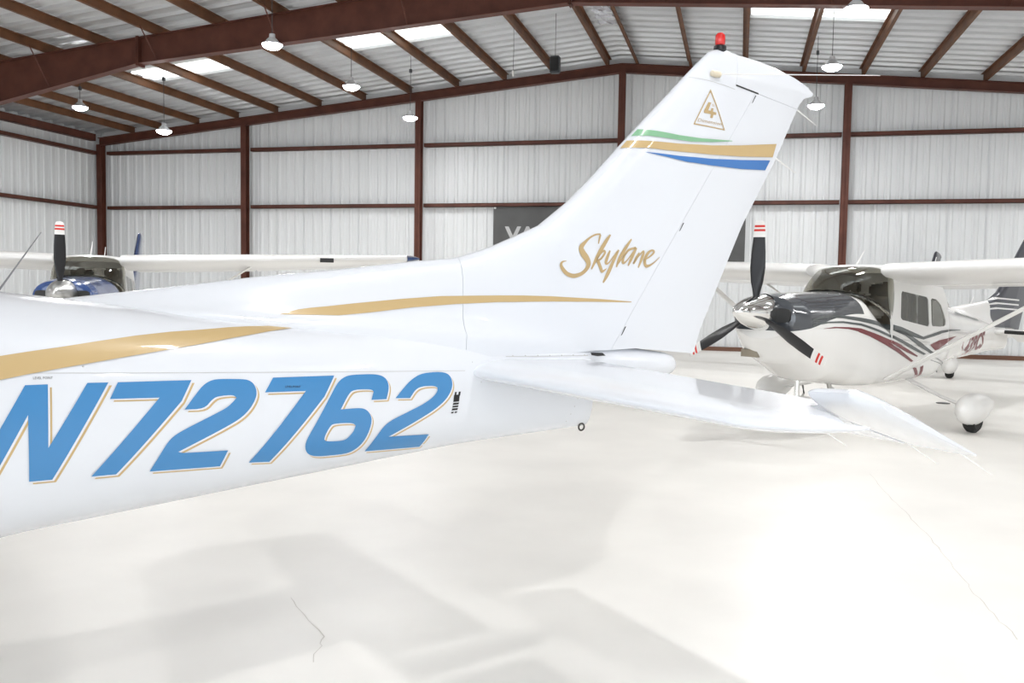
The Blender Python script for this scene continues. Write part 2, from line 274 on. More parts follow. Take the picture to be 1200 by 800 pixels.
def hcol(root, x, y, z1, wx, wy, name='column'):
    """H-section column, flanges facing the room"""
    bm = bmesh.new(); t_ = .014
    box(bm, x-wx/2, x+wx/2, y-wy/2, y-wy/2+t_, 0, z1); box(bm, x-wx/2, x+wx/2, y+wy/2-t_, y+wy/2, 0, z1); box(bm, x-.006, x+.006, y-wy/2, y+wy/2, 0, z1)
    box(bm, x-wx/2-.04, x+wx/2+.04, y-wy/2-.03, y+wy/2+.03, 0, .02)
    return frombm(name, bm, M_steel, root)
RAF_BOT = lambda x: 7.59-.0935*abs(x-RX)
CX = [-20.15, -14.93, -9.22, -3.29, 2.58, 8.4, 13.6]
for x in CX: hcol(wall_back, x, 24.66, RAF_BOT(x)+.03, .175, .22)
for a, b in zip(CX, CX[1:]):
    for z in (3.96, 5.72): chan(wall_back, 'girt', a+.1, b-.1, 24.80, 24.98, z+.02, z+.125, 'x')
FY = [-5.5, 2, 9.5, 17]
def tap_col(root, x, y, sgn):
    bm = bmesh.new(); zt = zroof(x)-.3
    wb, wt = .35, .95
    for d in (0, 1):
        pass
    # web
    V = [(x, 0), (x+sgn*wb, 0), (x+sgn*wt, zt), (x, zt)]
    for th in ((-.01, .01),):
        vv = [bm.verts.new((a, y+th[0], c)) for a, c in V]; vw = [bm.verts.new((a, y+th[1], c)) for a, c in V]
        bm.faces.new(vv); bm.faces.new(vw[::-1])
        for i in range(4): bm.faces.new((vv[i], vv[(i+1) % 4], vw[(i+1) % 4], vw[i]))
    for (a0, c0), (a1, c1) in ((V[0], V[3]), (V[1], V[2])):
        q = [bm.verts.new((a, y+s, c)) for a, c in ((a0, c0), (a1, c1)) for s in (-.12, .12)]+[bm.verts.new((a+sgn*.015, y+s, c)) for a, c in ((a0, c0), (a1, c1)) for s in (-.12, .12)]
        for g in ((0, 1, 3, 2), (4, 6, 7, 5), (0, 2, 6, 4), (1, 5, 7, 3), (0, 4, 5, 1), (2, 3, 7, 6)): bm.faces.new([q[i] for i in g])
    return frombm('column', bm, M_steel, root)
for y in FY:
    tap_col(wall_left, XL+.2, y, 1); tap_col(wall_right, XR-.2, y, -1)
ys = [YF+.1]+FY+[24.5]
for a, b in zip(ys, ys[1:]):
    for z in (3.96, 5.70):
        chan(wall_left, 'girt', XL+.05, XL+.25, a+.13, b-(.13 if b < 24 else -.1), z+.02, z+.125, 'y')
        bm = bmesh.new(); box(bm, XR-.25, XR-.05, a+.13, b-.13, z, z+.14); frombm('girt', bm, M_steel, wall_right)
    z = 6.14
    chan(wall_left, 'eave_strut', XL+.05, XL+.25, a+.0, b-.0, z, z+.22, 'y')
# end wall rafter (with its own flanges), two halves
def rafter(y, prof_bot, prof_top, xs, fw, parent, name='rafter'):
    bm = bmesh.new()
    B = [(x, prof_bot(x)) for x in xs]; T = [(x, prof_top(x)) for x in xs]
    for y0, y1, off in ((y-.01, y+.01, 0),):
        lo = [[bm.verts.new((x, yy, z)) for x, z in B] for yy in (y0, y1)]; hi = [[bm.verts.new((x, yy, z)) for x, z in T] for yy in (y0, y1)]
        for i in range(len(xs)-1):
            bm.faces.new((lo[0][i], lo[0][i+1], hi[0][i+1], hi[0][i])); bm.faces.new((lo[1][i], hi[1][i], hi[1][i+1], lo[1][i+1]))
    for L, dz in ((B, .018), (T, -.018)):
        a = [[bm.verts.new((x, yy, z+q)) for x, z in L] for q in (0, dz) for yy in (y-fw/2, y+fw/2)]
        for i in range(len(xs)-1):
            for p, q in ((0, 1), (1, 3), (3, 2), (2, 0)): bm.faces.new((a[p][i], a[p][i+1], a[q][i+1], a[q][i]))
        for i in (0, len(xs)-1): bm.faces.new((a[0][i], a[1][i], a[3][i], a[2][i]))
    return frombm(name, bm, M_steel, parent)
RT = lambda x: zroof(x)-.25
for xs in ([XL+.25, RX], [RX, XR-.25]): rafter(24.66, RAF_BOT, lambda x: RAF_BOT(x)+.25, xs, .18, ceiling)
def deepbot(x):
    d = abs(x-RX); return 7.09-.073*d if d < 9.55 else 7.09-.073*9.55-.19*(d-9.55)
for y in FY:
    for s in (-1, 1):
        xe = (XL+.5) if s < 0 else (XR-.5)
        rafter(y, deepbot, RT, sorted([RX, RX+s*4.5, RX+s*9.53, RX+s*9.57, xe]), .22, ceiling)
        xj = RX+s*9.55    # bolted splice plates
        bm = bmesh.new(); box(bm, xj-.03, xj-.008, y-.12, y+.12, deepbot(xj)-.05, RT(xj)+.02); box(bm, xj+.008, xj+.03, y-.12, y+.12, deepbot(xj)-.05, RT(xj)+.02); frombm('splice_plate', bm, M_steel, ceiling)
    bm = bmesh.new(); box(bm, RX-.03, RX-.008, y-.12, y+.12, deepbot(RX)-.04, RT(RX)); box(bm, RX+.008, RX+.03, y-.12, y+.12, deepbot(RX)-.04, RT(RX)); frombm('splice_plate', bm, M_steel, ceiling)
PX = [-18.95, -17.95, -16.6, -15.2, -13.85, -12.4, -10.95, -9.5, -8.05, -6.62, -5.2, -3.68, -2.92, -1.48, -.03, 1.43, 2.9, 4.32, 5.78, 7.22, 8.65, 10.1, 11.55, 12.7]
for x in PX:
    s = 1 if x < RX else -1; zt = zroof(x)-.066; zb = zt-.18
    bm = bmesh.new(); y0, y1 = YF+.05, YB-.29
    box(bm, x-.006, x+.006, y0, y1, zb, zt); box(bm, x, x+.07*s, y0, y1, zt-.008, zt); box(bm, x-.07*s, x, y0, y1, zb, zb+.008)
    box(bm, x-.07*s-.003, x-.07*s+.003, y0, y1, zb, zb+.025)
    frombm('purlin', bm, M_purlin, ceiling)
for y in FY:
    for i, x in enumerate(PX):
        if i % 2 == 0 or abs(x-RX) < 1: continue
        zt = zroof(x)-.235
        for sg in (-1,):
            bm = bmesh.new(); tube(bm, [(x, y+sg*.62, zt+.03), (x, y+sg*.03, deepbot(x)+.03)], .016, 4); frombm('flange_brace', bm, M_steel, ceiling)
# roof sheets, ribs running down the slope
SKY = []
for yc in (20.2, 12.7, 5.2, -2.3):
    for xs in ((-15.2, -12.5), (-9.5, -6.72), (.07, 2.9), (5.78, 8.65)): SKY.append((yc, xs[0], xs[1]))
RPF = [(0, 0), (.02, -.065), (.09, -.065), (.11, 0), (.4572, 0)]
RPP = [(a+k*.4572, b) for k in range(2) for a, b in RPF[:-1]]+[(PW, 0)]
ry0 = 20.2-PW/2-PW*33
for k in range(40):
    y0 = ry0+k*PW
    if y0 > YB+.2 or y0+PW < YF-.6: continue
    yc = y0+PW/2
    for s in (-1, 1):
        xe = (XL-.35) if s < 0 else (XR+.35)
        cuts = sorted([(a, b) for q, a, b in SKY if abs(q-yc) < .3 and (a-RX)*s > 0])
        segs = []; lo, hi = min(RX, xe), max(RX, xe); cur = lo
        for a, b in cuts: segs.append((cur, a)); cur = b
        segs.append((cur, hi))
        vs_, fs = [], []
        for a, b in segs:
            m0 = len(vs_)
            for dy, dz in RPP: vs_ += [(a, y0+dy, zroof(a)+dz), (b, y0+dy, zroof(b)+dz)]
            for i in range(len(RPP)-1): fs.append((m0+2*i, m0+2*i+2, m0+2*i+3, m0+2*i+1))
        mk('roof_panel', vs_, fs, M_roof, ceiling)
        for a, b in cuts:
            vs_, fs = [], []
            for dy, dz in RPP: vs_ += [(a, y0+dy, zroof(a)+dz), (b, y0+dy, zroof(b)+dz)]
            for i in range(len(RPP)-1): fs.append((2*i, 2*i+2, 2*i+3, 2*i+1))
            mk('skylight', vs_, fs, M_sky, ceiling)
# crinkled clear plastic closing the ridge opening
bm = bmesh.new(); n = 8
vv = [[bm.verts.new((-3.47+.42*i/4, 19.9+1.75*j/n, 8.02+random.uniform(-.03, .03))) for i in range(5)] for j in range(n+1)]
for j in range(n):
    for i in range(4): bm.faces.new((vv[j][i], vv[j][i+1], vv[j+1][i+1], vv[j+1][i]))
frombm('ridge_sheeting', bm, mat('crinkled_film', (.85, .86, .92), .15, metal=.6), ceiling)
for sgn in (-1, 1):   # white rake trim above the end wall rafter
    xe = XL+.3 if sgn < 0 else XR-.3; bm = bmesh.new()
    v = [bm.verts.new((x, y, z)) for x in (RX, xe) for y in (24.80, 24.83) for z in (RAF_BOT(x)+.2, zroof(x)-.07)]
    for q in ((0, 1, 3, 2), (4, 6, 7, 5), (0, 4, 5, 1), (2, 3, 7, 6), (0, 2, 6, 4), (1, 5, 7, 3)): bm.faces.new([v[i] for i in q])
    frombm('trim_%d' % (1 if sgn < 0 else 2), bm, M_wall, None, kind='structure')
bb = boxobj('baseboard_back', (XL+.1, XR-.1, 24.93, 25.0, 0, .11), M_base, kind='structure')
plate = lathe('tie_down_plate', [(.01, .0), (.10, .0), (.10, .006), (.07, .012), (.01, .012)], M_black, floor, 20, 'z', (3.05, 14.55, 0))
# banner hung on the back wall
ban = empty('wall_banner', (-3.44, 24.9, 2.45)); tag(ban, 'dark grey banner with pale letters hanging on the back wall behind the near tail fin', 'banner')
bm = bmesh.new(); box(bm, -3.55, 3.55, -.012, .012, 0, 1.55); frombm('cloth', bm, M_banner, ban)
V, Fc = text2d('VAN', .62, 0, .02); x0 = min(v[0] for v in V)
bm = bmesh.new(); q = [bm.verts.new((-3.2+(x-x0)*1.12, -.016, .52+y)) for x, y in V]
for fc in Fc: bm.faces.new([q[i] for i in fc])
frombm('lettering', bm, M_bantxt, ban)
for x in (-3.5, 0, 3.5):
    lathe('grommet', [(.02, -.02), (.035, -.02), (.035, .0), (.02, .0)], M_alum, ban, 10, 'y', (x, 0, 1.5))

# ------------------------------------------------------------------ high bay lamps
def lamp(x, y, z, label, power=LAMP, big=1):
    L = empty('high_bay_lamp', (x, y, z)); tag(L, label, 'lamp', 'high bay lamps under the roof')
    lathe('housing', [(.02, .20), (.05, .195), (.055, .13), (.09, .10), (.13, .05), (.185, .02), (.19, .0), (.17, .0), (.01, .02)], M_lamph, L, 24)
    lathe('lens', [(.005, -.085), (.07, -.08), (.125, -.06), (.165, -.03), (.182, .0), (.165, .01), (.005, .01)], M_lens, L, 24)
    top = zroof(x)-.05-z
    tubeobj('cord', [(0, 0, .20), (0, 0, top)], .007, M_box, L, 5)
    bm = bmesh.new(); box(bm, -.03, .03, -.03, .03, top-.42, top-.33); frombm('hanger', bm, M_box, L)
    ld = bpy.data.lights.new('lamp_light', 'AREA'); ld.shape = 'DISK'; ld.size = .3; ld.energy = power; ld.color = (1, .985, .96); ld.spread = 2.9
    lo = bpy.data.objects.new('lamp_light', ld); COL.objects.link(lo); lo.location = (0, 0, -.095); lo.parent = L
    return L
LB = {(-8.4, 14.8): 'bright lamp in front of the deep rafter, left of centre', (-8.4, 18.2): 'lamp just behind the deep rafter, next to the skylight strip', (-8.4, 21.8): 'lamp hanging in front of the third wall column from the left',
      (-16.2, 19.1): 'lamp farthest left, near the left wall', (-14.0, 19.4): 'lamp near the left back corner, in front of the back wall', (1.6, 22.0): 'lamp beside the trailing edge of the near tail fin', (1.6, 18.3): 'lamp hanging below the right skylight', (1.6, 14.7): 'lamp glaring in front of the right skylight'}
for (x, y), lb in LB.items(): lamp(x, y, 5.4 if x == -14.0 else 6.0, lb)
for x in (-17.5, -8.4, 1.6, 9.8):
    for y in (10.5, 6.5, 2.5, -1.5, -5.5): lamp(x, y, 6.0, 'round white high bay lamp hanging behind the viewpoint, out of the picture')
for y in (14.7, 18.3, 22): lamp(9.8, y, 6.0, 'round white high bay lamp hanging beyond the right picture edge')
sp = empty('hanging_speaker', (-4.19, 19.9, 6.5)); tag(sp, 'dark grey box hanging on a wire in front of the back wall rafter', 'speaker')
bm = bmesh.new(); box(bm, -.11, .11, -.09, .09, 0, .38); bmesh.ops.bevel(bm, geom=bm.edges[:], offset=.02, segments=2, affect='EDGES'); frombm('cabinet', bm, M_box, sp)
boxobj('grille', (-.085, .085, -.102, -.088, .04, .34), mat('grille_dark', (.02, .02, .02), .8), sp); tubeobj('wire', [(0, 0, .38), (0, 0, 1.33)], .006, M_box, sp, 5)
cw = empty('pendant_plug', (-5.25, 20.2, 6.55)); tag(cw, 'thin black cord with a white plug hanging from the roof left of the grey box', 'plug')
tubeobj('wire', [(0, 0, .12), (.01, 0, .6), (0, 0, 1.2)], .006, M_box, cw, 5); boxobj('plug', (-.02, .02, -.02, .02, 0, .13), M_whites, cw)

# ------------------------------------------------------------------ light aircraft (local: x aft from the propeller, -y port, z up)
SEC = [(.10, 1.60, 1.06, .40, 2.6), (.30, 1.635, .84, .47, 2.6), (.8, 1.67, .62, .52, 2.7), (1.30, 1.70, .57, .55, 3.2), (1.45, 1.66, .56, .56, 4), (1.7, 1.45, .56, .57, 5), (1.95, 1.34, .57, .57, 5), (3.4, 1.30, .64, .525, 5), (3.65, 1.50, .675, .49, 4), (3.9, 1.69, .71, .46, 2.7), (4.5, 1.61, .82, .372, 2.5), (5.33, 1.515, .895, .267, 2.5), (6.2, 1.45, .972, .158, 2.5), (6.88, 1.39, 1.0, .10, 2.5)]
def sec(h):
    if h <= SEC[0][0]: return SEC[0][1:]
    for a, b in zip(SEC, SEC[1:]):
        if h <= b[0]:
            q = (h-a[0])/(b[0]-a[0]); return tuple(a[i]+(b[i]-a[i])*q for i in range(1, 5))
    return SEC[-1][1:]
def hw(h, z):
    T, B, w_, n = sec(h); zc = (T+B)/2; u_ = min(1, abs(z-zc)/((T-B)/2)); return w_*(1-u_**n)**(1/n)
def panel_t(h, z): return sec(h)[2]+.008-.07*max(0, (z-1.3)/.7)
def side_t(h, z):
    t_ = hw(h, z)
    if 1.96 < h < 3.78 and z > 1.08: t_ = max(t_, panel_t(h, z))
    return t_
def interp(tab, x):
    if x <= tab[0][0]: return tab[0][1]
    for a, b in zip(tab, tab[1:]):
        if x <= b[0]: return a[1]+(b[1]-a[1])*(x-a[0])/(b[0]-a[0]) if b[0] > a[0] else b[1]
    return tab[-1][1]
FOUT = D['OUT']; FBOT = [(3.9, 1.25), (6.9, 1.36)]+[tuple(p) for p in D['BOT']]+[(8.473, 2.76)]
def fin_top(s): return interp(FOUT, s)
def fin_bot(s): return interp(FBOT, s)
TE_INV = [(b, a) for a, b in FBOT[3:]]; TE_INV[0] = (1.324, 7.605)
LE_INV = [(b, a) for a, b in FOUT[:21]]
def s_te(z): return interp(TE_INV, z)
def fin_t(s, z):
    dv = max(0, fin_top(s)-z); T_ = .078-.026*max(0, min(1, (z-1.4)/1.4))
    le = 1-(1-min(dv/.16, 1))**2; te = max(0, min(1, (s_te(z)-s)/.62))
    base = .05*math.exp(-max(0, z-sec(min(s, 6.8))[0])/.045)*(1 if s < 6.3 else max(0, 1-(s-6.3)/.5)) if s > 4.6 else 0
    return max(.0025, T_*math.sqrt(max(0, le))*(.05+.95*te**.85)+base*min(1, dv/.1))
def fin_body(ns=190, nz=40):
    bm = bmesh.new(); cols = []
    S0, S1 = FOUT[0][0], FOUT[-1][0]
    ss = [S0+(S1-S0)*i/ns for i in range(ns+1)]
    for s in ss:
        zt, zb = fin_top(s), fin_bot(s); zb = min(zb, zt-.002); c = []
        for j in range(nz+1):
            v_ = 1-(1-j/nz)**1.6; z = zb+(zt-zb)*v_; c.append((s, z, fin_t(s, z) if j < nz else .0))
        cols.append(c)
    V = {}
    def vert(i, j, sd):
        s, z, t_ = cols[i][j]
        key = (i, j, sd if t_ > 0 else 0)
        if key not in V: V[key] = bm.verts.new((s, -sd*t_, z))
        return V[key]
    for sd in (1, -1):
        for i in range(len(ss)-1):
            for j in range(nz):
                a = [vert(i, j, sd), vert(i+1, j, sd), vert(i+1, j+1, sd), vert(i, j+1, sd)]; a2 = list(dict.fromkeys(a))
                if len(a2) > 2: bm.faces.new(a2 if sd > 0 else a2[::-1])
    for i in range(len(ss)-1): # underside
        bm.faces.new((vert(i, 0, 1), vert(i, 0, -1), vert(i+1, 0, -1), vert(i+1, 0, 1)))
    bm.faces.new([vert(len(ss)-1, j, 1) for j in range(nz+1)]+[vert(len(ss)-1, j, -1) for j in range(nz-1, -1, -1)])
    bmesh.ops.recalc_face_normals(bm, faces=bm.faces); return bm
def clip(bm, co, no, cap=True):
    """keep the side the normal points away from"""
    g = bmesh.ops.bisect_plane(bm, geom=bm.verts[:]+bm.edges[:]+bm.faces[:], plane_co=co, plane_no=no, clear_outer=True, dist=1e-5)
    if cap:
        e = [x for x in g['geom_cut'] if isinstance(x, bmesh.types.BMEdge)]
        try: bmesh.ops.holes_fill(bm, edges=e)
        except Exception: pass
_cache = {}
HP, HN = Vector((7.054, 0, 1.44)), Vector((1.22, 0, -.889)).normalized()      # hinge line of the rudder, normal aft-down
VP, VN = Vector((7.806, 0, 2.711)), Vector((.152, 0, -.024)).normalized()     # front edge of the rudder horn, normal aft
CP, CN = Vector((7.806, 0, 2.711)), Vector((.048, 0, .5)).normalized()        # lower edge of the tip cap, normal up
def fin_parts():
    if 'fin' in _cache: return _cache['fin']
    base = fin_body(); out = {}
    def piece(cl):
        b = base.copy()
        for co, no, g in cl: clip(b, co+no*g, no)
        return b
    cap = piece([(VP, -VN, -.0007), (CP, -CN, -.0007)])
    rud = piece([(HP, -HN, -.0007), (CP, CN, -.0007)])
    f1 = piece([(HP, HN, -.0007), (VP, VN, -.0007)]); f2 = piece([(HP, HN, -.0007), (VP, -VN, .0012), (CP, CN, -.0007)])
    tmp = bpy.data.meshes.new('tmp'); f2.to_mesh(tmp); f1.from_mesh(tmp); f2.free(); bpy.data.meshes.remove(tmp)
    dors = f1.copy(); clip(dors, Vector((6.189, 0, 1.6)), Vector((1, 0, -.05))); clip(f1, Vector((6.191, 0, 1.6)), Vector((-1, 0, .05)))
    for n_, b in (('tip', cap), ('rudder', rud), ('fin', f1), ('dorsal_fin', dors)):
        bmesh.ops.remove_doubles(b, verts=b.verts, dist=.0004); me = bpy.data.meshes.new(n_); b.to_mesh(me); b.free()
        for p in me.polygons: p.use_smooth = True
        me.set_sharp_from_angle(angle=.7); out[n_] = me
    base.free(); _cache['fin'] = out; return out
def with_mat(me, m):
    c = me.copy(); c.materials.clear(); c.materials.append(m); return c
# ---- horizontal tail
def stab_le(t): return 6.2+.07*(t-.16)+(0 if t < 1.48 else .26*((t-1.48)/.28)**2.0)
def stab_z(t): return 1.292-.022*max(0, t-.16)
def stab_mesh(sd):
    bm = bmesh.new(); ts = [0.04, .16, .4, .7, 1.0, 1.25, 1.4, 1.46, 1.49, 1.5]+[1.5+.26*math.sin(PI/2*k/14) for k in range(1, 15)]; rs = []
    for t in ts:
        le = stab_le(t); te = 6.82 if t <= 1.49 else 6.66-(t-1.5)*.55; te = max(te, le+.03); c = 6.82-le
        th = (.050-.012*t)*(1 if t < 1.5 else math.sqrt(max(.04, 1-((t-1.5)/.265)**2))); ring = []
        K_ = 30
        prof = []
        for k in range(K_+1):
            u_ = (1-math.cos(PI*k/K_))/2; x = le+(te-le)*u_; fr = (x-le)/c; y_ = th*math.sqrt(min(1, fr/.3)*(2-min(1, fr/.3)))*(1-.45*max(0, fr-.3)); prof.append((x, y_))
        zt = stab_z(t)
        ring = [(x, -sd*t, zt+y_) for x, y_ in prof]+[(x, -sd*t, zt-y_) for x, y_ in reversed(prof[1:])]
        rs.append(ring)
    rings(bm, rs); return bm
def elev_mesh(sd, droop):
    bm = bmesh.new(); ts = [.14+i*.013 for i in range(104)]+[1.49, 1.497]; ts2 = [1.502, 1.505, 1.512, 1.525]+[1.54+.22*math.sin(PI/2*k/12) for k in range(13)]
    def ring(t, fr_):
        te = .44-.045*t; zt = stab_z(t); r_ = .024; K_ = 12
        bead = .005*max(0, math.sin((t-.14)*2*PI/.085))**2 if t < 1.49 else 0
        edge = (1 if t < 1.66 else math.sqrt(max(.02, 1-((t-1.66)/.104)**2)))*(1 if t < 1.5 or t > 1.525 else .35+.65*math.sqrt((t-1.5)/.025))
        P_ = []
        for k in range(K_+1):
            u_ = (1-math.cos(PI*k/K_))/2; x = fr_+(te-fr_)*u_
            y_ = (.030*(1-max(0, x)/te*.86))*math.sqrt(min(1, (x-fr_)/.09)*(2-min(1, (x-fr_)/.09)))*edge+.0015
            if .05 < x < te-.03: y_ += bead
            P_.append((x, y_))
        pts = [(x, y_) for x, y_ in P_]+[(x, -y_) for x, y_ in reversed(P_[1:])]
        ca, sa = math.cos(droop), math.sin(droop)
        return [(6.832+x*ca+y_*sa, -sd*t, zt-x*sa+y_*ca) for x, y_ in pts]
    rings(bm, [ring(t, 0.0) for t in ts])
    rings(bm, [ring(t, -.20-(t-1.5)*.33+(0 if t < 1.7 else (t-1.7)*1.6)) for t in ts2]); return bm
# ---- wing
def airfoil(c, th, n=14):
    up, lo = [], []
    for k in range(n+1):
        u_ = (1-math.cos(PI*k/n))/2
        y_ = 5*th*(.2969*math.sqrt(u_)-.126*u_-.3516*u_**2+.2843*u_**3-.1036*u_**4); cam_ = .02*4*u_*(1-u_)
        up.append((c*u_, c*(cam_+y_))); lo.append((c*u_, c*(cam_-y_*.85)))
    return up, lo
def wing_par(t):
    c = 1.63 if t < 2.6 else 1.63-.51*(t-2.6)/2.75; le = 1.75 if t < 2.6 else 1.75+.12*(t-2.6)/2.75
    return le, c, 1.955+.030*(t-.55)
def wing_ring(t, a, b, sd, th=.145, sc=1):
    le, c, z = wing_par(t); up, lo = airfoil(c, th*sc, 40)
    U = [p for p in up if a*c-1e-6 <= p[0] <= b*c+1e-6]; L = [p for p in lo if a*c-1e-6 <= p[0] <= b*c+1e-6]
    pts = U+L[::-1] if a > 0 else U+L[:0:-1]
    return [(le+x, -sd*t, z+.03+y_-x*.085) for x, y_ in pts]
def make_wing(root, sd, m, tipm):
    bm = bmesh.new(); rings(bm, [wing_ring(t, 0, .72, sd) for t in (.50, .56, 1.5, 2.6, 3.5, 4.5, 5.22)]); w_ = frombm('wing', bm, m, root, auto=.6)
    bm = bmesh.new(); rings(bm, [wing_ring(t, .735, 1, sd) for t in (.60, 1.6, 2.6)]); frombm('flap', bm, m, w_, auto=.6)
    bm = bmesh.new(); rings(bm, [wing_ring(t, .735, 1, sd) for t in (2.63, 3.9, 5.2)]); frombm('aileron', bm, m, w_, auto=.6)
    bm = bmesh.new(); rings(bm, [wing_ring(t, 0, 1, sd, sc=q) for t, q in ((5.23, 1), (5.32, .92), (5.40, .7), (5.45, .3))]); frombm('wing_tip', bm, tipm, w_, auto=.6)
    lathe('navigation_light', [(.004, -.05), (.03, -.03), (.04, .02), (.03, .06), (.004, .07)], M_chrome, w_, 10, 'x', (2.0, -sd*5.42, 2.12))
    # strut with a streamlined section
    p0, p1 = Vector((1.95, -sd*.55, .66)), Vector((2.25, -sd*2.62, 1.99)); bm = bmesh.new(); rs = []
    for p in (p0, p1): rs.append([(p.x+.07*math.cos(2*PI*k/12)*(1 if math.cos(2*PI*k/12) < 0 else 1.4), p.y, p.z+.022*math.sin(2*PI*k/12)) for k in range(12)])
    rings(bm, rs); frombm('strut', bm, m, root, auto=.9)
    return w_
# ---- propeller, cowl, cabin, gear
def blade_ring(rad, ch, th, tw):
    n = 12; out = []
    for k in range(n):
        a = 2*PI*k/n; x_, y_ = ch/2*math.cos(a), th/2*math.sin(a)
        out.append((-x_*math.sin(tw)+y_*math.cos(tw), x_*math.cos(tw)+y_*math.sin(tw), rad))
    return out
BL = [(.17, .07, .055, .9), (.24, .09, .045, .75), (.34, .135, .028, .62), (.5, .165, .02, .5), (.68, .155, .016, .4), (.84, .132, .013, .33)]
BT = [(.84, .132, .0135, .33), (.94, .118, .011, .3), (.995, .108, .009, .29), (1.015, .09, .007, .29), (1.022, .05, .005, .29)]
def propeller(root, spin_m, prot=0, zc=1.405):
    hub = empty('propeller', (0, 0, zc), parent=root)
    lathe('spinner', [(.003, -.47), (.05, -.445), (.09, -.39), (.135, -.29), (.17, -.18), (.195, -.06), (.205, .02), (.205, .07), (.12, .07)], spin_m, hub, 36, 'x')
    lathe('backplate', [(.10, .07), (.215, .07), (.215, .085), (.10, .085)], M_black, hub, 36, 'x')
    for k in range(3):
        bm = bmesh.new(); rings(bm, [blade_ring(*b) for b in BL]); b = frombm('blade', bm, M_black, hub, auto=.9); b.rotation_euler = (prot+k*2*PI/3, 0, 0); b.location = (-.08, 0, 0)
        bm = bmesh.new(); rings(bm, [blade_ring(*q) for q in BT]); tb_ = frombm('blade_tip', bm, M_whites, hub, auto=.9); tb_.rotation_euler = b.rotation_euler; tb_.location = b.location
        tb_['label'] = 'white blade tip with two red bands'
        for q0 in (.905, .95):
            bm = bmesh.new(); rings(bm, [blade_ring(q0, .128-(q0-.905)*.2, .0165, .31), blade_ring(q0+.024, .123-(q0-.905)*.2, .0165, .305)]); rb = frombm('red_band', bm, M_red, tb_)
    return hub
def cowl_material(name, top, zl, hmax):
    """white airframe paint with a coloured nose: the paint edge is part of the livery"""
    m = bpy.data.materials.new(name); m.use_nodes = True; nt = m.node_tree; b = nt.nodes['Principled BSDF']; N = nt.nodes.new; L = nt.links.new
    b.inputs['Roughness'].default_value = .2; b.inputs['Coat Weight'].default_value = .8
    tc = N('ShaderNodeTexCoord'); sx = N('ShaderNodeSeparateXYZ'); L(tc.outputs['Object'], sx.inputs[0])
    mr = N('ShaderNodeMapRange'); mr.inputs['From Min'].default_value = 0; mr.inputs['From Max'].default_value = 2; L(sx.outputs['X'], mr.inputs['Value'])
    fc = N('ShaderNodeFloatCurve'); c = fc.mapping.curves[0]
    for i, (h, z) in enumerate(zl):
        if i == 0: c.points[0].location = (h/2, z/2)
        elif i == len(zl)-1: c.points[-1].location = (1, z/2)
        else: c.points.new(h/2, z/2)
    fc.mapping.update(); L(mr.outputs[0], fc.inputs['Value'])
    m2 = N('ShaderNodeMath'); m2.operation = 'MULTIPLY'; m2.inputs[1].default_value = 2; L(fc.outputs[0], m2.inputs[0])
    gt = N('ShaderNodeMath'); gt.operation = 'GREATER_THAN'; L(sx.outputs['Z'], gt.inputs[0]); L(m2.outputs[0], gt.inputs[1])
    # limit aft: h < hmax + .55*|y|
    ab = N('ShaderNodeMath'); ab.operation = 'ABSOLUTE'; L(sx.outputs['Y'], ab.inputs[0])
    ma = N('ShaderNodeMath'); ma.operation = 'MULTIPLY_ADD'; L(ab.outputs[0], ma.inputs[0]); ma.inputs[1].default_value = hmax[1]; ma.inputs[2].default_value = hmax[0]
    lt = N('ShaderNodeMath'); lt.operation = 'LESS_THAN'; L(sx.outputs['X'], lt.inputs[0]); L(ma.outputs[0], lt.inputs[1])
    mu = N('ShaderNodeMath'); mu.operation = 'MULTIPLY'; L(gt.outputs[0], mu.inputs[0]); L(lt.outputs[0], mu.inputs[1])
    mx = N('ShaderNodeMix'); mx.data_type = 'RGBA'; L(mu.outputs[0], mx.inputs['Factor']); mx.inputs['A'].default_value = (.82, .81, .79, 1); mx.inputs['B'].default_value = (*top, 1); L(mx.outputs['Result'], b.inputs['Base Color'])
    return m
def fuselage_mesh():
    bm = bmesh.new(); hs = []
    h = .10
    while h < 6.88: hs.append(h); h += .05 if h < 2.2 else .09
    hs.append(6.88); rs = []; n = 56
    for h in hs:
        T, B, w_, e = sec(h); zc, hh = (T+B)/2, (T-B)/2; ring = []
        for k in range(n):
            a = 2*PI*k/n; ca, sa = math.cos(a), math.sin(a)
            ring.append((h, w_*math.copysign(abs(ca)**(2/e), ca), zc+hh*math.copysign(abs(sa)**(2/e), sa)))
        rs.append(ring)
    T, B, w_, e = sec(.1)
    # rounded nose bowl lip in front
    lip = []
    for dh, q in ((.0, .80), (.03, .92)):
        ring = []
        for k in range(n):
            a = 2*PI*k/n; ca, sa = math.cos(a), math.sin(a); zc, hh = (T+B)/2, (T-B)/2
            ring.append((.05+dh*.8, w_*q*math.copysign(abs(ca)**(2/e), ca), zc+hh*q*math.copysign(abs(sa)**(2/e), sa)))
        lip.append(ring)
    rings(bm, lip+rs); return bm
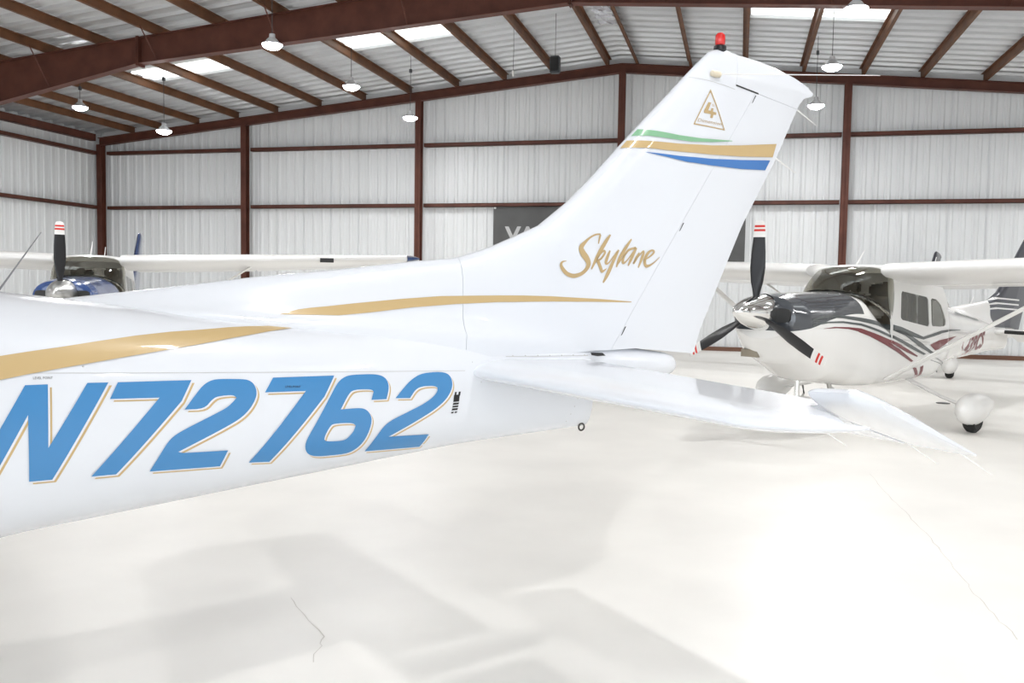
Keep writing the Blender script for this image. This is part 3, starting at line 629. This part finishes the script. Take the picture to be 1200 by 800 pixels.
def windshield(root, m):
    bm = bmesh.new(); n, k_ = 28, 10; rows = []
    for j in range(k_+1):
        v_ = j/k_; row = []
        for i in range(n+1):
            a = -1+2*i/n; s = abs(a); 
            bt = .56*math.sin(a*PI/2)**1 if True else 0; bh = 1.36+.62*s**2.2; bz = 1.69-.31*s**2.6
            tt = .50*math.sin(a*PI/2); th_ = 1.95+.08*s**2; tz = 2.045-.05*s**2
            q = .09*math.sin(PI*v_)
            row.append(bm.verts.new((bh+(th_-bh)*v_-q*.5*(1-s), -(bt+(tt-bt)*v_)*(1+.06*math.sin(PI*v_)), bz+(tz-bz)*v_+q*.3)))
        rows.append(row)
    for j in range(k_):
        for i in range(n): bm.faces.new((rows[j][i], rows[j][i+1], rows[j+1][i+1], rows[j+1][i]))
    o = frombm('windshield', bm, m, root, smooth=True)
    md = o.modifiers.new('s', 'SOLIDIFY'); md.thickness = .006
    return o
W1 = [(2.22, 1.42), (2.22, 1.44), (2.26, 1.72), (2.29, 1.755), (3.02, 1.71), (3.06, 1.68), (3.06, 1.36), (3.02, 1.325), (2.26, 1.395)]
W2 = [(3.15, 1.335), (3.13, 1.37), (3.14, 1.68), (3.18, 1.70), (3.32, 1.69), (3.48, 1.62), (3.60, 1.51), (3.67, 1.42), (3.66, 1.365), (3.6, 1.34), (3.4, 1.33)]
PAN = [(1.98, 1.09), (1.955, 1.40), (1.93, 1.70), (1.95, 1.985), (3.38, 1.985), (3.60, 1.86), (3.78, 1.68), (3.80, 1.40), (3.78, 1.09)]
def cabin(root, m, glass):
    for sd in (1, -1):
        loops = [[Vector((a, b, 0)) for a, b in l] for l in (PAN, W1, W2)]; av = [v for l in loops for v in l]
        bm = bmesh.new(); bv = [bm.verts.new(v) for v in av]
        for tri in tessellate_polygon(loops):
            try: bm.faces.new([bv[i] for i in tri])
            except ValueError: pass
        o = finish_decal('cabin_side', bm, panel_t, 0, m, root, -sd, .12); md = o.modifiers.new('s', 'SOLIDIFY'); md.thickness = .02; md.offset = -1
        for p in o.data.polygons: p.use_smooth = False
        for W_ in (W1, W2):
            bm = bmesh.new(); bv = [bm.verts.new((a, b, 0)) for a, b in W_]; bm.faces.new(bv); finish_decal('side_window', bm, panel_t, -.008, M_pane, root, -sd, .2)
        strp = strip([(2.12, 1.16), (2.6, 1.13), (3.09, 1.12)], .006); decal('door_seam', [strp], side_t, .0025, M_seam, root, -sd, .1)
    # roof between the wings and the fairing behind it
    bm = bmesh.new(); rs = []
    for h, z, w_ in ((1.95, 2.035, .50), (2.05, 2.065, .52), (2.4, 2.085, .52), (3.0, 2.06, .50), (3.38, 1.99, .48)):
        rs.append([(h, w_*math.cos(PI*k/16), (z-.06)+.07*math.sin(PI*k/16)) for k in range(17)]+[(h, w_*math.cos(PI*k/16)*.96, (z-.09)+.02*math.sin(PI*k/16)) for k in range(16, -1, -1)])
    rings(bm, rs); frombm('cabin_roof', bm, m, root, auto=.6)
    bm = bmesh.new(); rows = []
    for j in range(7):
        v_ = j/6; rows.append([bm.verts.new((3.36+.54*v_+.12*(1-abs(a))*0, .47*a*(1-.08*v_), 2.0-.36*v_-.10*v_*(1-v_)*-1-.05*abs(a)**3)) for a in [-1+i/6 for i in range(13)]])
    for j in range(6):
        for i in range(12): bm.faces.new((rows[j][i], rows[j][i+1], rows[j+1][i+1], rows[j+1][i]))
    frombm('rear_window', bm, glass, root, smooth=True)
    # seats and glareshield seen through the glass
    for y_ in (-.26, .26):
        for h_ in (2.45, 3.15):
            bm = bmesh.new(); box(bm, h_, h_+.12, y_-.2, y_+.2, 1.2, 1.72); box(bm, h_, h_+.09, y_-.12, y_+.12, 1.72, 1.88)
            bmesh.ops.bevel(bm, geom=bm.edges[:], offset=.03, segments=2, affect='EDGES'); frombm('seat', bm, M_seat, root, auto=.9)
    bm = bmesh.new(); box(bm, 1.62, 1.98, -.47, .47, 1.40, 1.55); bmesh.ops.bevel(bm, geom=bm.edges[:], offset=.03, segments=2, affect='EDGES'); frombm('instrument_panel', bm, M_dark, root, auto=.9)
def wheel(root, h, t, z, r_, w_):
    o = lathe('tire', [(r_*.55, -w_*.45), (r_*.8, -w_*.5), (r_*.97, -w_*.3), (r_, 0), (r_*.97, w_*.3), (r_*.8, w_*.5), (r_*.55, w_*.45)], M_rubber, root, 24, 'y', (h, -t, z)); return o
def pant(root, h, t, z, L_, r_, m, cut):
    bm = bmesh.new(); rs = []
    for k in range(13):
        u_ = k/12; x = h-L_*.42+L_*u_; q = math.sqrt(max(0, 1-(1-min(1, u_/.36))**2))*(1 if u_ < .36 else (1-((u_-.36)/.64)**1.7)*.93+.07); q = max(q, .04); up = .12*max(0, u_-.4)
        ring = []
        for i in range(16):
            a = 2*PI*i/16; zz = math.sin(a)*r_*q*1.02; ring.append((x, -t+math.cos(a)*r_*q*.80, max(cut, z+zz+up)))
        rs.append(ring)
    rings(bm, rs); frombm('wheel_fairing', bm, m, root, auto=1.2)
def gear(root, m, gz=(0, 0)):
    dm, dn = gz
    for sd in (1, -1):
        bm = bmesh.new(); rs = []
        for p, w_ in (((2.78, .42, .64), .07), ((2.66, .9, .42+dm*.6), .05), ((2.56, 1.24, .30+dm), .04)):
            rs.append([(p[0]+w_*math.cos(2*PI*k/12), -sd*p[1], p[2]+.02*math.sin(2*PI*k/12)) for k in range(12)])
        rings(bm, rs); frombm('gear_leg', bm, m, root, auto=.9)
        pant(root, 2.52, sd*1.37, .28+dm, .95, .19, m, .10+dm); wheel(root, 2.50, sd*1.37, .165+dm, .165, .14)
    tubeobj('nose_strut', [(.86, 0, .66), (.86, 0, .42)], .03, M_chrome, root, 12); tubeobj('torque_link', [(.98, 0, .56), (1.02, 0, .46), (.95, 0, .40)], .014, M_alum, root, 6)
    pant(root, .88, 0, .26+dn, .75, .15, m, .09+dn); wheel(root, .86, 0, .145+dn, .145, .11)
    tubeobj('exhaust_pipe', [(1.15, -.22, .66), (1.20, -.23, .54), (1.27, -.23, .52)], .028, M_alum, root, 10)
def antenna(root, h, z0, dh, dz, r_=.012, y=0, m=None): tubeobj('antenna', [(h, y, z0), (h+dh, y, z0+dz)], [r_, r_*.45], m or M_whites, root, 6)
def aircraft(name, label, loc, deg, P_):
    A = empty(name, loc, math.radians(deg)); tag(A, label, 'airplane')
    m = P_['skin']
    frombm('fuselage', fuselage_mesh(), P_.get('nose', m), A, auto=.5)
    fp = fin_parts(); fm = P_.get('fin', m)
    link('dorsal_fin', with_mat(fp['dorsal_fin'], m), None, A); link('fin', with_mat(fp['fin'], fm), None, A); rud = link('rudder', with_mat(fp['rudder'], fm), None, A); tip = link('rudder_tip', with_mat(fp['tip'], fm), None, rud)
    bm = bmesh.new(); rs = []
    for h, T, B, w_ in ((6.80, 1.395, 1.12, .095), (7.0, 1.385, 1.17, .088), (7.2, 1.362, 1.19, .075), (7.38, 1.338, 1.205, .058), (7.44, 1.325, 1.225, .045), (7.47, 1.30, 1.245, .022)):
        rs.append([(h, w_*math.cos(2*PI*k/20), (T+B)/2+(T-B)/2*math.sin(2*PI*k/20)) for k in range(20)])
    rings(bm, rs); frombm('tail_cone', bm, m, A, auto=.8)
    for sd in (1, -1):
        st = frombm('stabilizer', stab_mesh(sd), m, A, auto=.6); el = frombm('elevator', elev_mesh(sd, DROOP), m, A, auto=.7)
        for t in (.75, 1.1, 1.5, 1.7):
            te = .44-.045*t; ca, sa = math.cos(DROOP), math.sin(DROOP); x, z = 6.832+te*ca, stab_z(t)-te*sa
            tubeobj('static_wick', [(x-.01, -sd*t, z+.004), (x+.17, -sd*(t+.02), z-.09)], [.003, .0015], M_whites, el, 5)
        if P_.get('boot'):
            bm = bmesh.new(); tube(bm, [(stab_le(t)+.006, -sd*t, stab_z(t)) for t in (.3, .8, 1.2, 1.5)], .03, 10); frombm('deice_boot', bm, M_rubber, st)
    for s_, z_ in ((8.34, 2.66), (8.18, 2.38)): tubeobj('static_wick', [(s_, 0, z_), (s_+.17, 0, z_-.07)], [.004, .002], M_whites, rud, 5)
    if P_.get('beacon'):
        lathe('beacon_base', [(.02, 2.875), (.034, 2.89), (.032, 2.908), (.022, 2.914)], M_black, A, 20, 'z', (7.735, 0, 0))
        lathe('beacon', [(.020, 2.912), (.0255, 2.918), (.0265, 2.945), (.0255, 2.962), (.018, 2.974), (.006, 2.978)], M_beacon, A, 20, 'z', (7.735, 0, 0))
    if P_.get('full', True):
        for sd in (1, -1): make_wing(A, sd, P_.get('wing', m), P_.get('tipm', m))
        cabin(A, m, P_['glass']); windshield(A, P_['glass']); gear(A, m, P_.get('gz', (0, 0))); propeller(A, P_['spin'], P_.get('prot', PROT))
        for sd in (1, -1):
            bm = bmesh.new(); rs = []
            for x, q in ((.035, 1), (.05, 1), (.35, .8)): rs.append([(x+.10*max(0, abs(-sd*.255+.105*q*math.copysign(abs(math.cos(2*PI*k/24))**.5, math.cos(2*PI*k/24)))-.24), -sd*.255+.105*q*math.copysign(abs(math.cos(2*PI*k/24))**.5, math.cos(2*PI*k/24)), 1.38+.078*q*math.copysign(abs(math.sin(2*PI*k/24))**.5, math.sin(2*PI*k/24))) for k in range(24)])
            rings(bm, rs); frombm('air_intake', bm, M_seamd, A, auto=.9)
    return A
def finside(s, z): return fin_t(s, min(z, fin_top(s)-.004))

# ---------------- near aircraft (only its tail is in view)
near = aircraft('light_aircraft', 'large white high-wing airplane in front, blue registration letters and gold stripes on its tail', (-5.41, -.90, 0), 47, dict(skin=M_white, glass=M_glass, spin=M_chrome, beacon=True))
fin_o = [c for c in near.children if c.name.startswith('fin')][0]
def chaikin(l, n=2, lim=.9):
    for _ in range(n):
        o = []
        for i in range(len(l)):
            a, b, c = l[i-1], l[i], l[(i+1) % len(l)]
            v1 = Vector((b[0]-a[0], b[1]-a[1])); v2 = Vector((c[0]-b[0], c[1]-b[1]))
            if v1.length > 1e-6 and v2.length > 1e-6 and v1.angle(v2) < lim and min(v1.length, v2.length) < .09: 
                k1 = min(.25, .018/v1.length); k2 = min(.25, .018/v2.length)
                o += [(b[0]-v1.x*k1, b[1]-v1.y*k1), (b[0]+v2.x*k2, b[1]+v2.y*k2)]
            else: o.append(b)
        l = o
    return l
for k, loops in enumerate(D['LET']):
    nm = ('letter_n', 'numeral_seven', 'numeral_two', 'numeral_seven', 'numeral_six', 'numeral_two')[k]
    loops = [chaikin([tuple(p) for p in l]) if k in (2, 4, 5) else [tuple(p) for p in l] for l in loops]
    decal('gold_shadow', loops, side_t, .0012, M_gold, near, -1, .03, (.0105, -.0100))
    decal('white_outline', loops, side_t, .0020, M_white, near, -1, .03, (.0050, -.0048))
    decal(nm, loops, side_t, .0028, M_blue, near, -1, .03)
GF = [tuple(p) for p in D['GOLD_F']]; GF = [(3.95, 1.32)]+[(4.2, 1.378)]+GF+[(4.2, 1.30), (3.95, 1.24)]
decal('gold_stripe', [GF], side_t, .004, M_gold, near, -1, .03)
decal('gold_stripe', [[tuple(p) for p in D['GOLD_D']]], finside, .0025, M_gold, near, -1, .03)
def clampf(l): return [(min(max(a, interp(LE_INV, b)+.004), s_te(b)-.004), b) for a, b in l]
def inside(l):
    out = []
    for a, b in l:
        le = interp(LE_INV, b); out.append((max(a, le+.006), b))
    return out
for nm, key, m in (('green_band', 'GREEN', M_green), ('gold_band', 'GOLD_B', M_gold), ('blue_band', 'BLUE_B', M_bandb)):
    l = [tuple(p) for p in D[key]]
    l2 = []
    for i in range(len(l)):   # densify before clamping to the edges of the fin
        a, b = l[i], l[(i+1) % len(l)]
        for k in range(6): l2.append((a[0]+(b[0]-a[0])*k/6, a[1]+(b[1]-a[1])*k/6))
    decal(nm, [clampf(l2)], finside, .0045, m, near, -1, .02)
decal('emblem_triangle', [[tuple(p) for p in q] for q in D['TRI']], finside, .0025, M_goldd, near)
decal('emblem_numeral', [[tuple(p) for p in D['FOUR']]], finside, .0025, M_goldd, near)
e0, e1 = D['EMB']; textdecal('emblem_lettering', 'Dimension', e0, e1, .017, finside, .0025, M_goldd, near, shear=.3)
e0, e1 = D['TH']; textdecal('emblem_lettering', 'th', e0, e1, .014, finside, .0025, M_goldd, near)
bm = bmesh.new()
for s in D['SKY']: ribbon(bm, catmull([(p[0], p[1], p[2]*1.6) for p in s], 5))
finish_decal('script_lettering', bm, finside, .0028, M_goldd, near, -1, .04)
# seams, placards and rivets
decal('lap_seam', [strip([(4.0, 1.395)]+[tuple(p) for p in D['SEAM']], .0022)], side_t, .0008, M_seam, near, -1, .03)
decal('skin_seam', [strip([(7.50, 2.715), (7.65, 2.705), (7.80, 2.69)], .003)], finside, .0012, M_seam, near, -1, .03)
px0, pz0 = 6.128, 1.215
for z0, z1, a0, a1 in ((1.20, 1.217, 0, .3), (1.20, 1.217, .65, 1), (1.176, 1.205, 0, 1), (1.164, 1.172, 0, 1), (1.153, 1.160, 0, 1), (1.141, 1.149, 0, 1), (1.129, 1.135, 0, .4), (1.129, 1.135, .6, 1)):
    q = (1.217-z0)*.33; x0_ = 6.108-q*.6; W_ = .029
    decal('data_placard', [[(x0_+a0*W_, z1), (x0_+a1*W_, z1), (x0_+a1*W_-.003, z0), (x0_+a0*W_-.003, z0)]], side_t, .0015, M_black, near, -1, None)
for (p0, p1), off in ((D['LP1'], .0035), (D['LP2'], .0045)): textdecal('stencil', 'LEVEL POINT', p0, p1, .0075, side_t, off, M_seamd, near)
def rivets(name, pts, surf, parent, r_=.0035, n=6, m=None, h_=.0025):
    bm = bmesh.new()
    for (h, z) in pts:
        t_ = surf(h, z); c = Vector((h, -(t_), z)); tv = bm.verts.new((h, -(t_+h_), z)); rg = [bm.verts.new((h+r_*math.cos(2*PI*k/n), -(t_-.0005), z+r_*math.sin(2*PI*k/n))) for k in range(n)]
        for k in range(n): bm.faces.new((rg[k], rg[(k+1) % n], tv))
    o = frombm(name, bm, m or M_alum, parent); o['kind'] = 'stuff'; return o
# tail fairing round the root of the stabilizer: lapped sheet with screws
def linepts(a, b, n): return [(a[0]+(b[0]-a[0])*k/(n-1), a[1]+(b[1]-a[1])*k/(n-1)) for k in range(n)]
decal('fairing_edge', [strip([(6.38, 1.352), (6.62, 1.345), (6.86, 1.34)], .003)], side_t, .0012, M_seam, near, -1, .03)
decal('fairing_edge', [strip([(6.40, 1.42), (6.62, 1.412), (6.86, 1.40)], .0025)], lambda s, z: side_t(s, min(z, sec(s)[0]-.02)), .004, M_seam, near, -1, .03)
rivets('rivet_row', linepts((6.42, 1.354), (6.84, 1.343), 7)+linepts((4.35, 1.395), (4.7, 1.384), 5)+linepts((6.2, 1.335), (6.24, 1.25), 3), side_t, near)
rivets('rivet_row', linepts((6.80, 1.18), (6.74, 1.04), 5), side_t, near)
ring = bmesh.new()
for i in range(20):
    pass
rg = []
for i in range(20):
    a = 2*PI*i/20; c = Vector((6.845+.016*math.cos(a), -.06, 1.003+.016*math.sin(a))); d = Vector((math.cos(a), 0, math.sin(a)))
    rg.append([c+d*.0045*math.cos(2*PI*k/6)+Vector((0, 1, 0))*.0045*math.sin(2*PI*k/6) for k in range(6)])
vv = [[ring.verts.new(p) for p in q] for q in rg]
for i in range(20):
    for k in range(6): ring.faces.new((vv[i][k], vv[(i+1) % 20][k], vv[(i+1) % 20][(k+1) % 6], vv[i][(k+1) % 6]))
frombm('tie_down_ring', ring, mat('dark_steel', (.08, .075, .07), .4, metal=.8), near)
# rudder hinge slots, elevator cable slot
def dark(a, b, w_, surf=finside, off=.002): decal('hinge_slot', [strip([a, b], w_)], surf, off, M_seamd, near, -1, None)
for z in (2.66, 1.965, 1.45):
    s = 7.054+.7287*(z-1.44); decal('hinge_slot', [[(s-.004, z-.022), (s+.004, z-.018), (s+.030, z+.022), (s+.022, z+.022)]], finside, .002, M_seamd, near, -1, None)
decal('cap_gap', [strip([(7.806, 2.712), (7.99, 2.694)], .008)], finside, .002, M_seamd, near, -1, None)
decal('cable_slot', [[(6.86, 1.355), (6.93, 1.352), (6.95, 1.338), (6.90, 1.337), (6.865, 1.343)]], lambda s, z: .098, .001, M_seamd, near, -1, None)
# fin tip navigation aerial: pods and whiskers
for sd in (1, -1):
    pod = lathe('aerial_pod', [(.004, -.03), (.014, -.024), (.018, 0), (.015, .03), (.006, .04)], M_cream, near, 12, 'x', (7.645, -sd*.062, 2.745))
    tubeobj('aerial_rod', [(7.66, -sd*.066, 2.745), (8.42, -sd*.46, 2.77)], [.003, .002], M_whites, pod, 6)
tubeobj('antenna', [(4.486, 0, 1.605), (4.617, 0, 1.809)], [.0038, .0016], mat('grey_whip', (.2, .2, .21), .4), near, 6)
# ---------------- right aircraft
M_rn = cowl_material('white_with_graphite_nose', (.06, .066, .075), [(0, 1.20), (.3, 1.25), (.7, 1.36), (1.1, 1.43), (1.5, 1.44), (2, 1.44)], (1.22, .25))
right = aircraft('light_aircraft', 'white high-wing airplane at the right with graphite nose, polished spinner and maroon stripes', (.20, 10.3, 0), 55, dict(skin=M_whites, nose=M_rn, glass=M_glass, spin=M_chrome, fin=M_slate, boot=True, gz=(.078, .02)))
for k, l in D['R'].items():
    mm = M_maroon if k[0] == 'm' else mat('stripe_graphite', (.075, .085, .085), .3, coat=.3)
    l = [(min(a, 4.6), b) for a, b in l]
    if k == 'm4': l = [(a, b) for a, b in [(2.62, .80), (2.74, .79), (2.90, .67), (2.86, .80), (2.95, .82), (2.97, .70), (2.95, .60), (2.86, .63)]]
    decal('stripe', [l], side_t, .004, mm, right, -1, .05)
right.location.z = .01; right.rotation_euler.y = .035
textdecal('registration', 'N439CS', (4.46, .87), (5.66, 1.03), .27, side_t, .004, M_maroon, right, shear=.35, bold=.035)
for l in ([(4.3, 1.52), (4.8, 1.50), (5.5, 1.44), (5.6, 1.47), (5.0, 1.54), (4.6, 1.56)],): decal('stripe', [l], lambda h, z: hw(h, z), .004, MATS['stripe_graphite'], right, -1, .05)
for z0 in (1.62, 1.70, 1.78): decal('stripe', [[(5.6+(z0-1.62)*3, z0-.02), (6.5, z0+.03), (7.4, z0+.03), (7.4, z0+.055), (6.4, z0+.055)]], finside, .004, M_whites, right, -1, .05)
textdecal('fin_lettering', 'S', (7.35, 2.36), (7.55, 2.36), .14, finside, .004, M_whites, right)
for h, z0, dh, dz in ((2.02, 2.0, .27, .28), (4.03, 1.68, .33, .65), (5.41, 1.49, .33, .33)): antenna(right, h, z0, dh, dz)
for h in (3.47, 3.6): boxobj('vent_mast', (h, h+.05, -.25, -.19, 2.02, 2.16), M_whites, right)
boxobj('landing_light', (.205, .30, .14, .36, .885, .975), mat('bronze_mesh', (.30, .26, .20), .4), right)
# ---------------- blue aircraft on the left
M_bn = cowl_material('white_with_navy_nose', (.03, .07, .22), [(0, 1.0), (.6, 1.15), (1.2, 1.25), (1.6, 1.3), (2, 1.3)], (1.30, .3))
blue = aircraft('light_aircraft', 'white high-wing airplane at the far left with metallic navy blue nose, facing the viewer', (-9.34, 10.58, 0), 119.6, dict(skin=M_whites, nose=M_bn, glass=M_glass, spin=M_alum, fin=M_navy, tipm=M_navy, gz=(.012, -.028)))
for h, z0, dh, dz in ((2.1, 2.05, .2, .26), (3.3, 2.0, .2, .3)): antenna(blue, h, z0, dh, dz)
blue.location.z = .05; blue.rotation_euler.y = .025
boxobj('stall_vane', (1.78, 1.86, -3.93, -3.70, 2.03, 2.10), M_seamd, [c for c in blue.children if c.name.startswith('wing')][0])
# ---------------- aircraft parked behind the right one
third = aircraft('light_aircraft', 'white airplane with a dark striped tail fin, parked behind the one with maroon stripes', (2.0, 17.3, 0), 68, dict(skin=M_whites, glass=M_glass, spin=M_chrome, fin=M_slate, prot=PI/3))
third.scale = (.94, .94, .94)
for z0 in (1.7, 1.9, 2.1): decal('stripe', [[(6.7+(z0-1.7), z0), (7.5+(z0-1.7)*.3, z0+.05), (7.5+(z0-1.7)*.3, z0+.1), (6.8+(z0-1.7), z0+.06)]], finside, .004, M_whites, third, -1, .05)
